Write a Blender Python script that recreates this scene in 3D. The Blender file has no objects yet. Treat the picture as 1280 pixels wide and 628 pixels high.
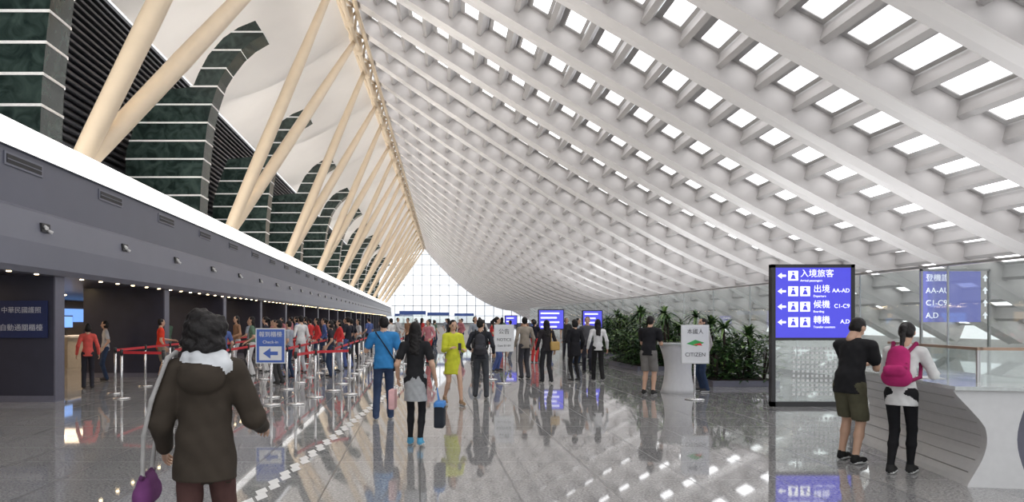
import bpy, math, random
import numpy as np
from mathutils import Vector, Matrix
random.seed(4)
scene = bpy.context.scene
scene.view_settings.view_transform = 'Standard'
scene.view_settings.look = 'None'
scene.view_settings.exposure = 0.0

# ------------------------------------------------------------ materials
MC = {}
def mat(name, col, rough=0.6, metal=0.0, emit=0.0, ecol=None, var=0.06, scale=12.0, spec=0.5, bump=0.0):
    if name in MC: return MC[name]
    m = bpy.data.materials.new(name); m.use_nodes = True
    nt = m.node_tree; b = nt.nodes['Principled BSDF']
    b.inputs['Roughness'].default_value = rough
    b.inputs['Metallic'].default_value = metal
    b.inputs['Specular IOR Level'].default_value = spec
    if emit:
        b.inputs['Emission Color'].default_value = (*(ecol or col), 1)
        b.inputs['Emission Strength'].default_value = emit
    tc = nt.nodes.new('ShaderNodeTexCoord')
    nz = nt.nodes.new('ShaderNodeTexNoise'); nz.inputs['Scale'].default_value = scale
    nz.inputs['Detail'].default_value = 3
    nt.links.new(tc.outputs['Object'], nz.inputs['Vector'])
    cr = nt.nodes.new('ShaderNodeValToRGB')
    cr.color_ramp.elements[0].position = .3; cr.color_ramp.elements[1].position = .7
    cr.color_ramp.elements[0].color = (*[c*(1-var) for c in col], 1)
    cr.color_ramp.elements[1].color = (*[min(1, c*(1+var)) for c in col], 1)
    nt.links.new(nz.outputs['Fac'], cr.inputs['Fac'])
    nt.links.new(cr.outputs['Color'], b.inputs['Base Color'])
    if bump:
        bp = nt.nodes.new('ShaderNodeBump'); bp.inputs['Strength'].default_value = bump
        bp.inputs['Distance'].default_value = .01
        nt.links.new(nz.outputs['Fac'], bp.inputs['Height']); nt.links.new(bp.outputs['Normal'], b.inputs['Normal'])
    MC[name] = m
    return m

def floor_mat():
    m = bpy.data.materials.new('polished_granite'); m.use_nodes = True
    nt = m.node_tree; b = nt.nodes['Principled BSDF']
    tc = nt.nodes.new('ShaderNodeTexCoord')
    n1 = nt.nodes.new('ShaderNodeTexNoise'); n1.inputs['Scale'].default_value = 42; n1.inputs['Detail'].default_value = 5
    n1.inputs['Roughness'].default_value = .7
    nt.links.new(tc.outputs['Object'], n1.inputs['Vector'])
    cr = nt.nodes.new('ShaderNodeValToRGB')
    cr.color_ramp.elements[0].position = .38; cr.color_ramp.elements[1].position = .62
    cr.color_ramp.elements[0].color = (.17, .17, .172, 1); cr.color_ramp.elements[1].color = (.47, .465, .455, 1)
    nt.links.new(n1.outputs['Fac'], cr.inputs['Fac'])
    br = nt.nodes.new('ShaderNodeTexBrick'); br.offset = 0
    br.inputs['Color1'].default_value = (1, 1, 1, 1); br.inputs['Color2'].default_value = (.84, .84, .85, 1)
    br.inputs['Mortar'].default_value = (.3, .3, .3, 1)
    br.inputs['Scale'].default_value = 1; br.inputs['Mortar Size'].default_value = .007
    br.inputs['Brick Width'].default_value = .9; br.inputs['Row Height'].default_value = .9
    nt.links.new(tc.outputs['Object'], br.inputs['Vector'])
    mx = nt.nodes.new('ShaderNodeMix'); mx.data_type = 'RGBA'; mx.blend_type = 'MULTIPLY'
    mx.inputs[0].default_value = 1
    nt.links.new(cr.outputs['Color'], mx.inputs[6]); nt.links.new(br.outputs['Color'], mx.inputs[7])
    nt.links.new(mx.outputs[2], b.inputs['Base Color'])
    mr = nt.nodes.new('ShaderNodeMapRange'); mr.inputs[1].default_value = 0; mr.inputs[2].default_value = 1
    mr.inputs[3].default_value = .035; mr.inputs[4].default_value = .3
    nt.links.new(br.outputs['Fac'], mr.inputs[0])
    nt.links.new(mr.outputs[0], b.inputs['Roughness'])
    b.inputs['IOR'].default_value = 1.9
    return m

def marble_mat():
    m = bpy.data.materials.new('green_marble'); m.use_nodes = True
    nt = m.node_tree; b = nt.nodes['Principled BSDF']
    tc = nt.nodes.new('ShaderNodeTexCoord')
    n1 = nt.nodes.new('ShaderNodeTexNoise'); n1.inputs['Scale'].default_value = 1.8; n1.inputs['Detail'].default_value = 8
    n1.inputs['Distortion'].default_value = 1.5
    nt.links.new(tc.outputs['Object'], n1.inputs['Vector'])
    cr = nt.nodes.new('ShaderNodeValToRGB')
    cr.color_ramp.elements[0].position = .38; cr.color_ramp.elements[1].position = .70
    cr.color_ramp.elements[0].color = (.011, .020, .018, 1); cr.color_ramp.elements[1].color = (.042, .066, .058, 1)
    nt.links.new(n1.outputs['Fac'], cr.inputs['Fac'])
    nt.links.new(cr.outputs['Color'], b.inputs['Base Color'])
    b.inputs['Roughness'].default_value = .2
    return m

def glass_mat(name, tint=(.93, .96, .955), refl=.1, op=.04, dcol=(.8,.86,.84), em=0):
    m = bpy.data.materials.new(name); m.use_nodes = True
    nt = m.node_tree; nt.nodes.remove(nt.nodes['Principled BSDF'])
    out = nt.nodes['Material Output']
    t = nt.nodes.new('ShaderNodeBsdfTransparent'); t.inputs[0].default_value = (*tint, 1)
    g = nt.nodes.new('ShaderNodeBsdfGlossy'); g.inputs['Roughness'].default_value = .03
    if em: d = nt.nodes.new('ShaderNodeEmission'); d.inputs[1].default_value = em
    else: d = nt.nodes.new('ShaderNodeBsdfDiffuse')
    d.inputs[0].default_value = (*dcol, 1)
    m1 = nt.nodes.new('ShaderNodeMixShader'); m1.inputs[0].default_value = refl
    m2 = nt.nodes.new('ShaderNodeMixShader'); m2.inputs[0].default_value = op
    nt.links.new(t.outputs[0], m1.inputs[1]); nt.links.new(g.outputs[0], m1.inputs[2])
    nt.links.new(m1.outputs[0], m2.inputs[1]); nt.links.new(d.outputs[0], m2.inputs[2])
    nt.links.new(m2.outputs[0], out.inputs[0])
    return m

FLOOR = floor_mat(); MARBLE = marble_mat()
WHITE = mat('white_paint', (.78, .77, .76), .5, var=.02, scale=.5)
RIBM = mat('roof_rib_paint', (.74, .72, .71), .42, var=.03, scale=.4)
RIBS = mat('roof_rib_side_shade', (.50, .48, .47), .5, var=.04, scale=.4)  # darker copy of the rib paint: shade on the sides put into the colour
PURM = mat('roof_purlin_darkened', (.42, .405, .40), .5, var=.04, scale=.4)  # purlin colour darkened to offset brightening from the nearby skylights
PANELM = mat('roof_panel_darkened', (.40, .39, .385), .6, var=.04, scale=.4)  # coffer panel colour darkened the same way, against the skylight spill
CEILM = mat('ceiling_membrane', (.76, .735, .71), .6, var=.04, scale=.3)
CREAM = mat('cream_steel', (.72, .59, .43), .45, var=.03, scale=2)
SKYL = mat('skylight_diffuser', (1, 1, 1), .5, emit=2.5, ecol=(.98, .98, 1.0), var=0)
FASC = mat('fascia_grey', (.105, .11, .145), .38, var=.05, scale=.8)
FASC2 = mat('fascia_lip', (.145, .15, .19), .35, var=.05, scale=.8)
DARKW = mat('dark_cladding', (.035, .035, .055), .3, var=.1, scale=3)
DARKW2 = mat('cladding_edge', (.13, .13, .17), .35, var=.05)
BLACK = mat('black_louver', (.010, .010, .012), .5)
BLACKM = mat('black_metal', (.02, .02, .022), .35)
CHROME = mat('brushed_steel', (.72, .72, .72), .25, metal=.9)
STEEL = mat('steel_grey', (.5, .5, .5), .3, metal=.8)
RED = mat('red_belt', (.55, .03, .04), .6)
BANDW = mat('parapet_glow_band', (1, 1, 1), .4, emit=.8, ecol=(1, .99, .96), var=0)  # emission added so the white parapet band looks overexposed
WLINE = mat('white_stone', (.80, .80, .79), .4)
GLASS = glass_mat('clear_glass')
GLASSF = glass_mat('frosted_glass', (.93, .96, .95), .12, .07)

# ------------------------------------------------------------ mesh builder
class MB:
    def __init__(s): s.v = []; s.f = []; s.m = []; s.mats = []; s.smooth = []
    def mi(s, m):
        if m not in s.mats: s.mats.append(m)
        return s.mats.index(m)
    def quad(s, pts, m, sm=False):
        i = len(s.v); s.v += [tuple(p) for p in pts]
        s.f.append(tuple(range(i, i+len(pts)))); s.m.append(s.mi(m)); s.smooth.append(sm)
    def hexa(s, p, m):
        i = len(s.v); s.v += [tuple(q) for q in p]
        for f in ((3,2,1,0),(4,5,6,7),(0,1,5,4),(1,2,6,5),(2,3,7,6),(3,0,4,7)):
            s.f.append(tuple(i+a for a in f)); s.m.append(s.mi(m)); s.smooth.append(False)
    def box(s, a, b, m):
        x0,y0,z0 = a; x1,y1,z1 = b
        s.hexa([(x0,y0,z0),(x1,y0,z0),(x1,y1,z0),(x0,y1,z0),(x0,y0,z1),(x1,y0,z1),(x1,y1,z1),(x0,y1,z1)], m)
    def tube(s, pts, rad, m, seg=12, caps=True):
        pts = [Vector(p) for p in pts]
        if not isinstance(rad, (list, tuple)): rad = [rad]*len(pts)
        base = len(s.v); n = len(pts)
        for i, p in enumerate(pts):
            t = (pts[min(i+1, n-1)]-pts[max(i-1, 0)]).normalized()
            up = Vector((0,0,1)) if abs(t.z) < .95 else Vector((1,0,0))
            a = t.cross(up).normalized(); b = a.cross(t).normalized()
            for k in range(seg):
                an = 2*math.pi*k/seg
                s.v.append(tuple(p+(a*math.cos(an)+b*math.sin(an))*rad[i]))
        for i in range(n-1):
            for k in range(seg):
                k2 = (k+1) % seg
                s.f.append((base+i*seg+k, base+i*seg+k2, base+(i+1)*seg+k2, base+(i+1)*seg+k))
                s.m.append(s.mi(m)); s.smooth.append(True)
        if caps:
            s.f.append(tuple(base+k for k in range(seg))[::-1]); s.m.append(s.mi(m)); s.smooth.append(False)
            s.f.append(tuple(base+(n-1)*seg+k for k in range(seg))); s.m.append(s.mi(m)); s.smooth.append(False)
    def prism(s, outline, y0, y1, m, m_side=None):
        n = len(outline); i = len(s.v)
        s.v += [(x, y0, z) for x, z in outline] + [(x, y1, z) for x, z in outline]
        s.f.append(tuple(range(i, i+n))); s.m.append(s.mi(m)); s.smooth.append(False)
        s.f.append(tuple(range(i+n, i+2*n))[::-1]); s.m.append(s.mi(m)); s.smooth.append(False)
        ms = m_side or m
        for k in range(n):
            k2 = (k+1) % n
            s.f.append((i+k, i+n+k, i+n+k2, i+k2)); s.m.append(s.mi(ms)); s.smooth.append(False)
    def build(s, name, parent=None, loc=None, rot=None):
        me = bpy.data.meshes.new(name); me.from_pydata(s.v, [], s.f)
        for m in s.mats: me.materials.append(m)
        me.polygons.foreach_set('material_index', s.m); me.polygons.foreach_set('use_smooth', s.smooth)
        me.update()
        o = bpy.data.objects.new(name, me); scene.collection.objects.link(o)
        if loc: o.location = loc
        if rot: o.rotation_euler = rot
        if parent: o.parent = parent
        return o

def empty(name, loc=(0,0,0), rotz=0):
    e = bpy.data.objects.new(name, None); scene.collection.objects.link(e)
    e.location = loc; e.rotation_euler = (0,0,rotz); e.empty_display_size = .1
    return e
def text(name, s, loc, size, m, parent=None, align='LEFT', rotz=0, space=1.0):
    c = bpy.data.curves.new(name, 'FONT'); c.body = s; c.size = size; c.align_x = align; c.align_y = 'CENTER'
    c.space_character = space
    c.extrude = .002; c.materials.append(m)
    o = bpy.data.objects.new(name, c); scene.collection.objects.link(o)
    o.location = loc; o.rotation_euler = (math.pi/2, 0, rotz)
    if parent: o.parent = parent
    return o

# ------------------------------------------------------------ room shell
Y0, Y1 = -9.0, 176.0
b = MB(); b.quad([(-22,Y0,0),(34,Y0,0),(34,Y1+8,0),(-22,Y1+8,0)], FLOOR); b.build('floor')
b = MB(); yy = 3.0; k = 0
while yy < 19:
    xc = -1.75+ (yy-3)*.085
    o = .03 if k % 2 else -.03
    b.quad([(xc-.06+o,yy+.1,.003),(xc+o,yy-.06,.003),(xc+.06+o,yy+.1,.003),(xc+o,yy+.26,.003)], WLINE)
    yy += .2; k += 1
b.build('floor_inlay_strip')

def xr(Y): return -3.9+(Y-39)*.036
def pw(Y): return 1.08+.62*min(1, max(0, (Y-25)/110.0))
XE, ZE, ZR = 22.5, 3.8, 19.0
def zroof(X, Y):
    if X > XE: return ZE-(X-XE)*.55
    u = (X-xr(Y))/(XE-xr(Y)); u = min(1, max(0, u))
    return ZE+(ZR-ZE)*(1-u)**pw(Y)
NM, NX = 20, 4
def secX(j, Y):
    if j <= NM: return xr(Y)+(XE-xr(Y))*j/NM
    return XE+(j-NM)*1.55
def P(j, Y, off=0.0):
    X = secX(j, Y); e = .05
    if j >= NM: mslope = -.52
    else: mslope = (zroof(X+e, Y)-zroof(max(X-e, xr(Y)), Y))/(X+e-max(X-e, xr(Y)))
    L = math.hypot(mslope, 1); n = (-mslope/L, 1/L)
    return Vector((X+n[0]*off, Y, zroof(X, Y)+n[1]*off))
NJ = NM+NX
b = MB(); c = MB()
RW = .50; SP = 4.3; RD = 1.12
ribs = [Y0+.6+SP*i for i in range(int((Y1-Y0)/SP)+1)]
for yi in ribs:
    st = []
    for q in range(NJ*2+1):
        j = q/2
        st.append([P(j, yi-RW, 0), P(j, yi-RW*.55, .07), P(j, yi+RW*.55, .07), P(j, yi+RW, 0), P(j, yi+RW*.7, RD), P(j, yi-RW*.7, RD)])
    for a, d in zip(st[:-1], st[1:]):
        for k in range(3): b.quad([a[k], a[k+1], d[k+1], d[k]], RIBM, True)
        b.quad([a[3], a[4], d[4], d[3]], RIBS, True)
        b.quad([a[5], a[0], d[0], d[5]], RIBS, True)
for ya, yb in zip(ribs[:-1], ribs[1:]):
    y0, y1 = ya+RW*.75, yb-RW*.75
    for j in range(NJ):
        t0, t1 = (0 if j == 0 else -.14), .14
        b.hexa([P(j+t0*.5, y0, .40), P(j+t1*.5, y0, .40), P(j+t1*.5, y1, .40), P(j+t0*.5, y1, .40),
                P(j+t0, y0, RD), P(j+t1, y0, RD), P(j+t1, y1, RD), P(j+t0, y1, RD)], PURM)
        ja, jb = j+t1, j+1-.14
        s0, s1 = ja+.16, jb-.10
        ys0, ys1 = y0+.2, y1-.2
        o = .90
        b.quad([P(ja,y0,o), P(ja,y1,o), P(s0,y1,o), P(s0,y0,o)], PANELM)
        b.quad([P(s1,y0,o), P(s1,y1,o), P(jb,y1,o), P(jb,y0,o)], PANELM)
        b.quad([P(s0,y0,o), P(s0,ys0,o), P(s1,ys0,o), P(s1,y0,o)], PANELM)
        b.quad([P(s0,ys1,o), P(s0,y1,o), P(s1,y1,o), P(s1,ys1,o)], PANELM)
        c.quad([P(s0,ys0,o+.04), P(s0,ys1,o+.04), P(s1,ys1,o+.04), P(s1,ys0,o+.04)], SKYL)
b.build('ceiling_ribbed_roof'); c.build('window_skylights')

b = MB(); WX, WZ = -12.5, 14.5
def cl(s, Y):
    X = xr(Y)*(1-s)+WX*s; Z = ZR*(1-s)+WZ*s
    ph = abs(math.sin(math.pi*(Y-16.6)/13.0))
    Z += 1.7*(ph**.6-.65)*4*s*(1-s)
    return (X, Y, Z)
ny = 240; ns = 14
for i in range(ny+1):
    for k in range(ns+1): b.v.append(cl(k/ns, Y0+(Y1-Y0)*i/ny))
for i in range(ny):
    for k in range(ns):
        a = i*(ns+1)+k
        b.f.append((a, a+1, a+ns+2, a+ns+1)); b.m.append(b.mi(CEILM)); b.smooth.append(True)
b.build('ceiling_left_membrane')

b = MB(); b.box((-13.2,Y0,4.91),(-13.0,Y1,14.9), BLACK)
z = 5.2
SLAT = mat('louver_slat', (.028, .028, .033), .4)
while z < 14.6:
    b.box((-13.0,Y0,z),(-12.75,Y1,z+.09), SLAT); z += .3
b.build('wall_left_louvers')
b = MB()
b.box((-13.2,Y0,4.7),(-7.4,Y1,4.9), FASC)
b.build('mezzanine_deck')
b = MB()
prof = [(-7.5,4.9),(-7.5,5.12),(-7.3,5.16),(-7.12,5.10),(-7.02,4.96),(-7.0,4.58)]
for (a, d) in zip(prof[:-1], prof[1:]):
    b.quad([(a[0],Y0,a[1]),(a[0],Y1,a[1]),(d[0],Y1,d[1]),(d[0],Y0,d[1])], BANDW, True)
prof = [(-7.0,4.58),(-7.06,4.56),(-7.06,3.62),(-7.0,3.56)]
for (a, d) in zip(prof[:-1], prof[1:]):
    b.quad([(a[0],Y0,a[1]),(a[0],Y1,a[1]),(d[0],Y1,d[1]),(d[0],Y0,d[1])], FASC)
prof = [(-7.0,3.56),(-6.93,3.0),(-6.93,2.55),(-7.0,2.45),(-7.3,2.45)]
for (a, d) in zip(prof[:-1], prof[1:]):
    b.quad([(a[0],Y0,a[1]),(a[0],Y1,a[1]),(d[0],Y1,d[1]),(d[0],Y0,d[1])], FASC2)
b.box((-7.4,Y0,2.47),(-7.2,Y1,4.9), FASC)
y = 5.0
while y < 170:
    b.box((-7.06,y,4.25),(-7.04,y+1.25,4.48), FASC2)
    b.box((-7.045,y+.06,4.29),(-7.03,y+1.19,4.44), BLACK)
    b.box((-7.03,y+.06,4.35),(-7.02,y+1.19,4.365), FASC2)
    b.box((-6.99,y+1.0,3.22),(-6.93,y+1.3,3.38), BLACKM)
    b.tube([(-6.93,y+1.1,3.32),(-6.86,y+1.05,3.28)], .035, WHITE, 8)
    b.tube([(-6.93,y+1.22,3.26),(-6.86,y+1.26,3.22)], .03, WHITE, 8)
    y += 3.6
b.build('wall_left_fascia')
b = MB(); b.box((-16,Y0,2.47),(-7.2,Y1,2.6), DARKW); b.build('ceiling_canopy_soffit')
BACKW = mat('back_wall', (.09, .08, .09), .5)
b = MB(); b.box((-16.2,Y0,0),(-16,Y1,2.6), BACKW)
b.build('wall_left_back')
LAMP = mat('warm_downlight', (1,.8,.5), .5, emit=20, ecol=(1,.74,.42), var=0)
b = MB(); y = 8
while y < 150:
    b.tube([(-7.14,y,2.44),(-7.14,y,2.462)], .04, LAMP, 8); y += .9
b.build('canopy_downlights')
b = MB(); y = 13
while y < 120:
    for xx in (-9.6, -12.4):
        b.tube([(xx,y,2.445),(xx,y,2.466)], .11, LAMP, 12)
    y += 3
b.build('soffit_downlights')
for i in range(9):
    l = bpy.data.lights.new('soffit_light','AREA'); l.energy = 95; l.color = (1,.74,.50); l.shape='RECTANGLE'; l.size=3; l.size_y=3
    o = bpy.data.objects.new('soffit_light', l); scene.collection.objects.link(o); o.location=(-11.5, 11+i*7, 2.42)
for i in range(13):
    yy = 10.1+13*i
    l = bpy.data.lights.new('roof_fill_light','AREA'); l.energy = 1350; l.color = (1,.955,.90); l.shape='RECTANGLE'; l.size=.8; l.size_y=6  # added fill lamp, hidden behind the parapet, to brighten ribs and left ceiling
    o = bpy.data.objects.new('roof_fill_light', l); scene.collection.objects.link(o); o.location=(-10.6, yy, 5.1)
    o.rotation_euler = (0, math.radians(180+42), 0)
for i in range(22):
    y = 14+6*i
    b = MB()
    b.box((-9.35,y,0),(-7.12,y+.36,2.47), DARKW)
    b.box((-7.12,y,0),(-7.09,y+.36,2.47), DARKW2)
    b.box((-9.35,y-.01,0),(-7.11,y,.12), DARKW2)
    b.build('portal_wall')
DESK = mat('desk_laminate', (.55,.5,.42), .4)
SCR = mat('screen_blue', (.1,.2,.6), .3, emit=1.0, ecol=(.2,.45,1.0))
for i in range(14):
    y = 14.8+6*i
    b = MB()
    for q in range(2):
        yy = y+.5+q*2.4
        b.box((-12.2,yy,0),(-11.6,yy+1.9,1.0), DESK); b.box((-12.3,yy-.05,1.0),(-11.5,yy+1.95,1.06), WHITE)
        b.box((-12.1,yy+.5,1.3),(-12.05,yy+1.3,1.75), BLACKM); b.box((-12.05,yy+.54,1.34),(-12.04,yy+1.26,1.71), SCR)
        b.box((-12.1,yy+.85,1.06),(-12.06,yy+.95,1.3), BLACKM)
    b.build('check_in_desk')
b = MB()
OR = mat('warm_sign_band', (.9,.5,.2), .4, emit=.7, ecol=(1,.6,.3))
for i in range(16):
    y=13+6*i
    b.box((-15.98,y,1.5),(-15.93,y+3.4,2.1), OR if i%3 else SCR)
b.build('counter_sign_band')

OUT = [(-12.7,4.92),(-12.7,6.9),(-12.6,8.84),(-12.1,10.4),(-11.7,11.4),(-9.75,11.6),(-9.5,12.2),(-9.1,12.95),(-8.45,13.7),(-7.8,14.15),(-7.07,14.45),
       (-6.7,13.85),(-7.3,13.5),(-7.8,13.05),(-8.3,12.4),(-8.6,11.9),(-8.9,11.0),(-9.1,10.2),(-9.25,9.0),(-9.4,7.5),(-9.5,4.92)]
def halfx(z):
    xs = []; n = len(OUT)
    for k in range(n):
        (xa, za), (xb, zb) = OUT[k], OUT[(k+1) % n]
        if (za-z)*(zb-z) < 0: xs.append(xa+(xb-xa)*(z-za)/(zb-za))
    xs.sort(); return xs
for i in range(12):
    y = 17.9+13*i
    b = MB(); b.prism(OUT, y, y+1.1, MARBLE)
    z = 5.35
    while z < 14.3:
        xs = halfx(z)
        if len(xs) >= 2: b.box((xs[0]-.02,y-.02,z),(xs[-1]+.02,y+1.12,z+.07), WLINE)
        z += .78
    b.build('green_marble_pillar')
for i in range(12):
    yb = 16.6+13*i
    b = MB(); base = Vector((-8.0, yb, 4.92))
    for dy in (5.5, 13.5):
        yt = min(yb+dy, Y1-2)
        top = Vector((xr(yt), yt, ZR-.5))
        pts = [base.lerp(top, t) for t in (0,.08,.3,.6,.92,1)]
        b.tube(pts, [.22,.25,.29,.27,.18,.12], CREAM, 16)
    b.tube([(-8,yb,4.92),(-8,yb,5.2)], [.45,.34], CREAM, 16)
    b.build('slanted_roof_strut')
b = MB()
ysteps = [5+2.15*i for i in range(79)]
for dx, dz in ((-.45,-.3),(.45,-.5),(0,-1.0)):
    b.tube([(xr(y)+dx,y,ZR+dz) for y in ysteps], .13, CREAM, 8)
for i, (ya, yb) in enumerate(zip(ysteps[:-1], ysteps[1:])):
    sg = 1 if i % 2 else -1
    b.tube([(xr(ya)-.45*sg,ya,ZR-.4),(xr(yb)+.45*sg,yb,ZR-.4)], .08, CREAM, 6)
    b.tube([(xr(ya)-.45*sg,ya,ZR-.4),(xr(yb),yb,ZR-1.0)], .08, CREAM, 6)
    if i % 2 == 0: b.tube([(xr(ya),ya,ZR-1.25),(xr(ya),ya,ZR-.3)], [.26,.2], CREAM, 8)
b.build('ridge_truss')

EG = mat('end_glass_frosted', (.9,.93,.95), .4, emit=.85, ecol=(.93,.96,1), var=.02)
b = MB(); b.quad([(-16,Y1+1,0),(34,Y1+1,0),(34,Y1+1,21),(-16,Y1+1,21)], EG)
MUL = mat('mullion_grey', (.6,.63,.66), .5)
MUL2 = mat('mullion_pale', (.52,.56,.60), .5)
x = -15
while x < 34: b.box((x,Y1+.6,0),(x+.16,Y1+.95,21), MUL2); x += 2.2
z = 2.5
while z < 20: b.box((-16,Y1+.6,z),(34,Y1+.95,z+.14), MUL2); z += 2.5
b.box((-16,Y1+.5,0),(34,Y1+.95,.8), DARKW2)
b.build('window_1')
b = MB(); b.box((28.9,Y0,0),(29.2,Y1,.6), WHITE)
b.build('wall_right_kerb')

# ------------------------------------------------------------ SDF people machinery
def C(a, b_, ra, rb, lab, s=(1,1,1), n=0, cz=None): return ('c', np.array(a,float), np.array(b_,float), ra, rb, lab, np.array(s,float), n, cz)
def E(c_, r, lab, n=0, cz=None): return ('e', np.array(c_,float), np.array(r,float), 0, 0, lab, None, n, cz)
def B(c_, h, r, lab, n=0): return ('b', np.array(c_,float), np.array(h,float), r, 0, lab, None, n, None)
def pbox(p):
    if p[0] == 'c':
        m = max(p[3], p[4])*p[6]
        return np.minimum(p[1], p[2])-m, np.maximum(p[1], p[2])+m
    return p[1]-p[2], p[1]+p[2]
def sdf_mesh(prims, h, k=.02):
    bb = [pbox(p) for p in prims]
    pad = h*3+.01
    mn = np.min([q[0] for q in bb], 0)-pad; mx = np.max([q[1] for q in bb], 0)+pad
    n = np.ceil((mx-mn)/h).astype(int)+1
    ax = [mn[i]+h*np.arange(n[i]) for i in range(3)]
    F = np.full(n, 1.0); D = np.full(n, 1e3); L = np.zeros(n, np.int16)
    for p, (lo, hi) in zip(prims, bb):
        m = k+2.5*h+.012
        sl = []
        for i in range(3):
            s0 = max(0, int((lo[i]-m-mn[i])/h)); s1 = min(n[i], int((hi[i]+m-mn[i])/h)+2)
            sl.append(slice(s0, s1))
        sl = tuple(sl)
        X, Yy, Z = np.meshgrid(ax[0][sl[0]], ax[1][sl[1]], ax[2][sl[2]], indexing='ij')
        Q = np.stack([X, Yy, Z], -1)
        if p[0] == 'c':
            s = p[6]; A = p[1]/s; Bb = p[2]/s; q = Q/s; ab = Bb-A
            t = np.clip(((q-A)@ab)/max(1e-9, ab@ab), 0, 1)
            d = (np.linalg.norm(q-(A+t[..., None]*ab), axis=-1)-(p[3]+(p[4]-p[3])*t))*s.min()
        elif p[0] == 'e':
            q = (Q-p[1])/p[2]; k0 = np.linalg.norm(q, axis=-1); k1 = np.linalg.norm(q/p[2], axis=-1)+1e-9
            d = k0*(k0-1)/k1
        else:
            q = np.abs(Q-p[1])-(p[2]-p[3])
            d = np.linalg.norm(np.maximum(q, 0), axis=-1)+np.minimum(q.max(-1), 0)-p[3]
        if p[7] > 0: d = d+p[7]*(np.sin(70*X+2*np.sin(31*Z))*np.sin(74*Yy+1)*np.sin(66*Z+2)+.5*np.sin(38*X+20*Z)*np.sin(41*Z))
        elif p[7] < 0: d = d-p[7]*(np.sin(30*Z+3*np.sin(11*X+4*Yy)+16*X)*np.sin(17*X+12*Yy+8*Z)+.5*np.sin(50*Z-45*X+20*Yy)*np.sin(13*Z+20*X))
        if p[8] is not None: d = np.maximum(d, p[8]-Z)
        f = F[sl]; hh = np.maximum(k-np.abs(f-d), 0)/k
        F[sl] = np.minimum(f, d)-hh*hh*k*.25
        dd = D[sl]; upd = d < dd; dd[upd] = d[upd]; L[sl][upd] = p[5]
    S = F < 0
    cnt = np.zeros(np.array(n)-1, np.int8)
    for i in (0,1):
        for j in (0,1):
            for l in (0,1):
                cnt += S[i:n[0]-1+i, j:n[1]-1+j, l:n[2]-1+l]
    act = (cnt > 0) & (cnt < 8)
    ci = np.argwhere(act); idx = -np.ones(act.shape, np.int64); idx[act] = np.arange(len(ci))
    acc = np.zeros((len(ci), 3)); num = np.zeros(len(ci))
    corners = [(i,j,l) for i in (0,1) for j in (0,1) for l in (0,1)]
    for a in corners:
        for axx in range(3):
            if a[axx]: continue
            b2 = list(a); b2[axx] = 1
            fa = F[ci[:,0]+a[0], ci[:,1]+a[1], ci[:,2]+a[2]]; fb = F[ci[:,0]+b2[0], ci[:,1]+b2[1], ci[:,2]+b2[2]]
            cr = (fa < 0) != (fb < 0)
            t = np.where(cr, fa/np.where(cr, fa-fb, 1), 0)
            pt = np.tile(np.array(a, float), (len(ci), 1)); pt[:, axx] += t
            acc[cr] += pt[cr]; num[cr] += 1
    V = mn+h*(ci+acc/num[:, None])
    faces = []; labs = []
    for axx in range(3):
        o = [(1,2),(2,0),(0,1)][axx]
        sa = [slice(None)]*3; sb = [slice(None)]*3
        sa[axx] = slice(0, -1); sb[axx] = slice(1, None)
        A = S[tuple(sa)]; Bq = S[tuple(sb)]
        e = np.argwhere(A != Bq)
        ok = (e[:, o[0]] > 0) & (e[:, o[1]] > 0) & (e[:, o[0]] < n[o[0]]-1) & (e[:, o[1]] < n[o[1]]-1)
        e = e[ok]
        q = []
        for (du, dv) in ((-1,-1),(0,-1),(0,0),(-1,0)):
            c2 = e.copy(); c2[:, o[0]] += du; c2[:, o[1]] += dv
            q.append(idx[c2[:,0], c2[:,1], c2[:,2]])
        q = np.stack(q, -1)
        ins = A[e[:,0], e[:,1], e[:,2]]
        q[~ins] = q[~ins][:, ::-1]
        ei = e.copy(); ei[~ins, axx] += 1
        labs.append(L[ei[:,0], ei[:,1], ei[:,2]]); faces.append(q)
    return V, np.concatenate(faces), np.concatenate(labs)

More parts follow.
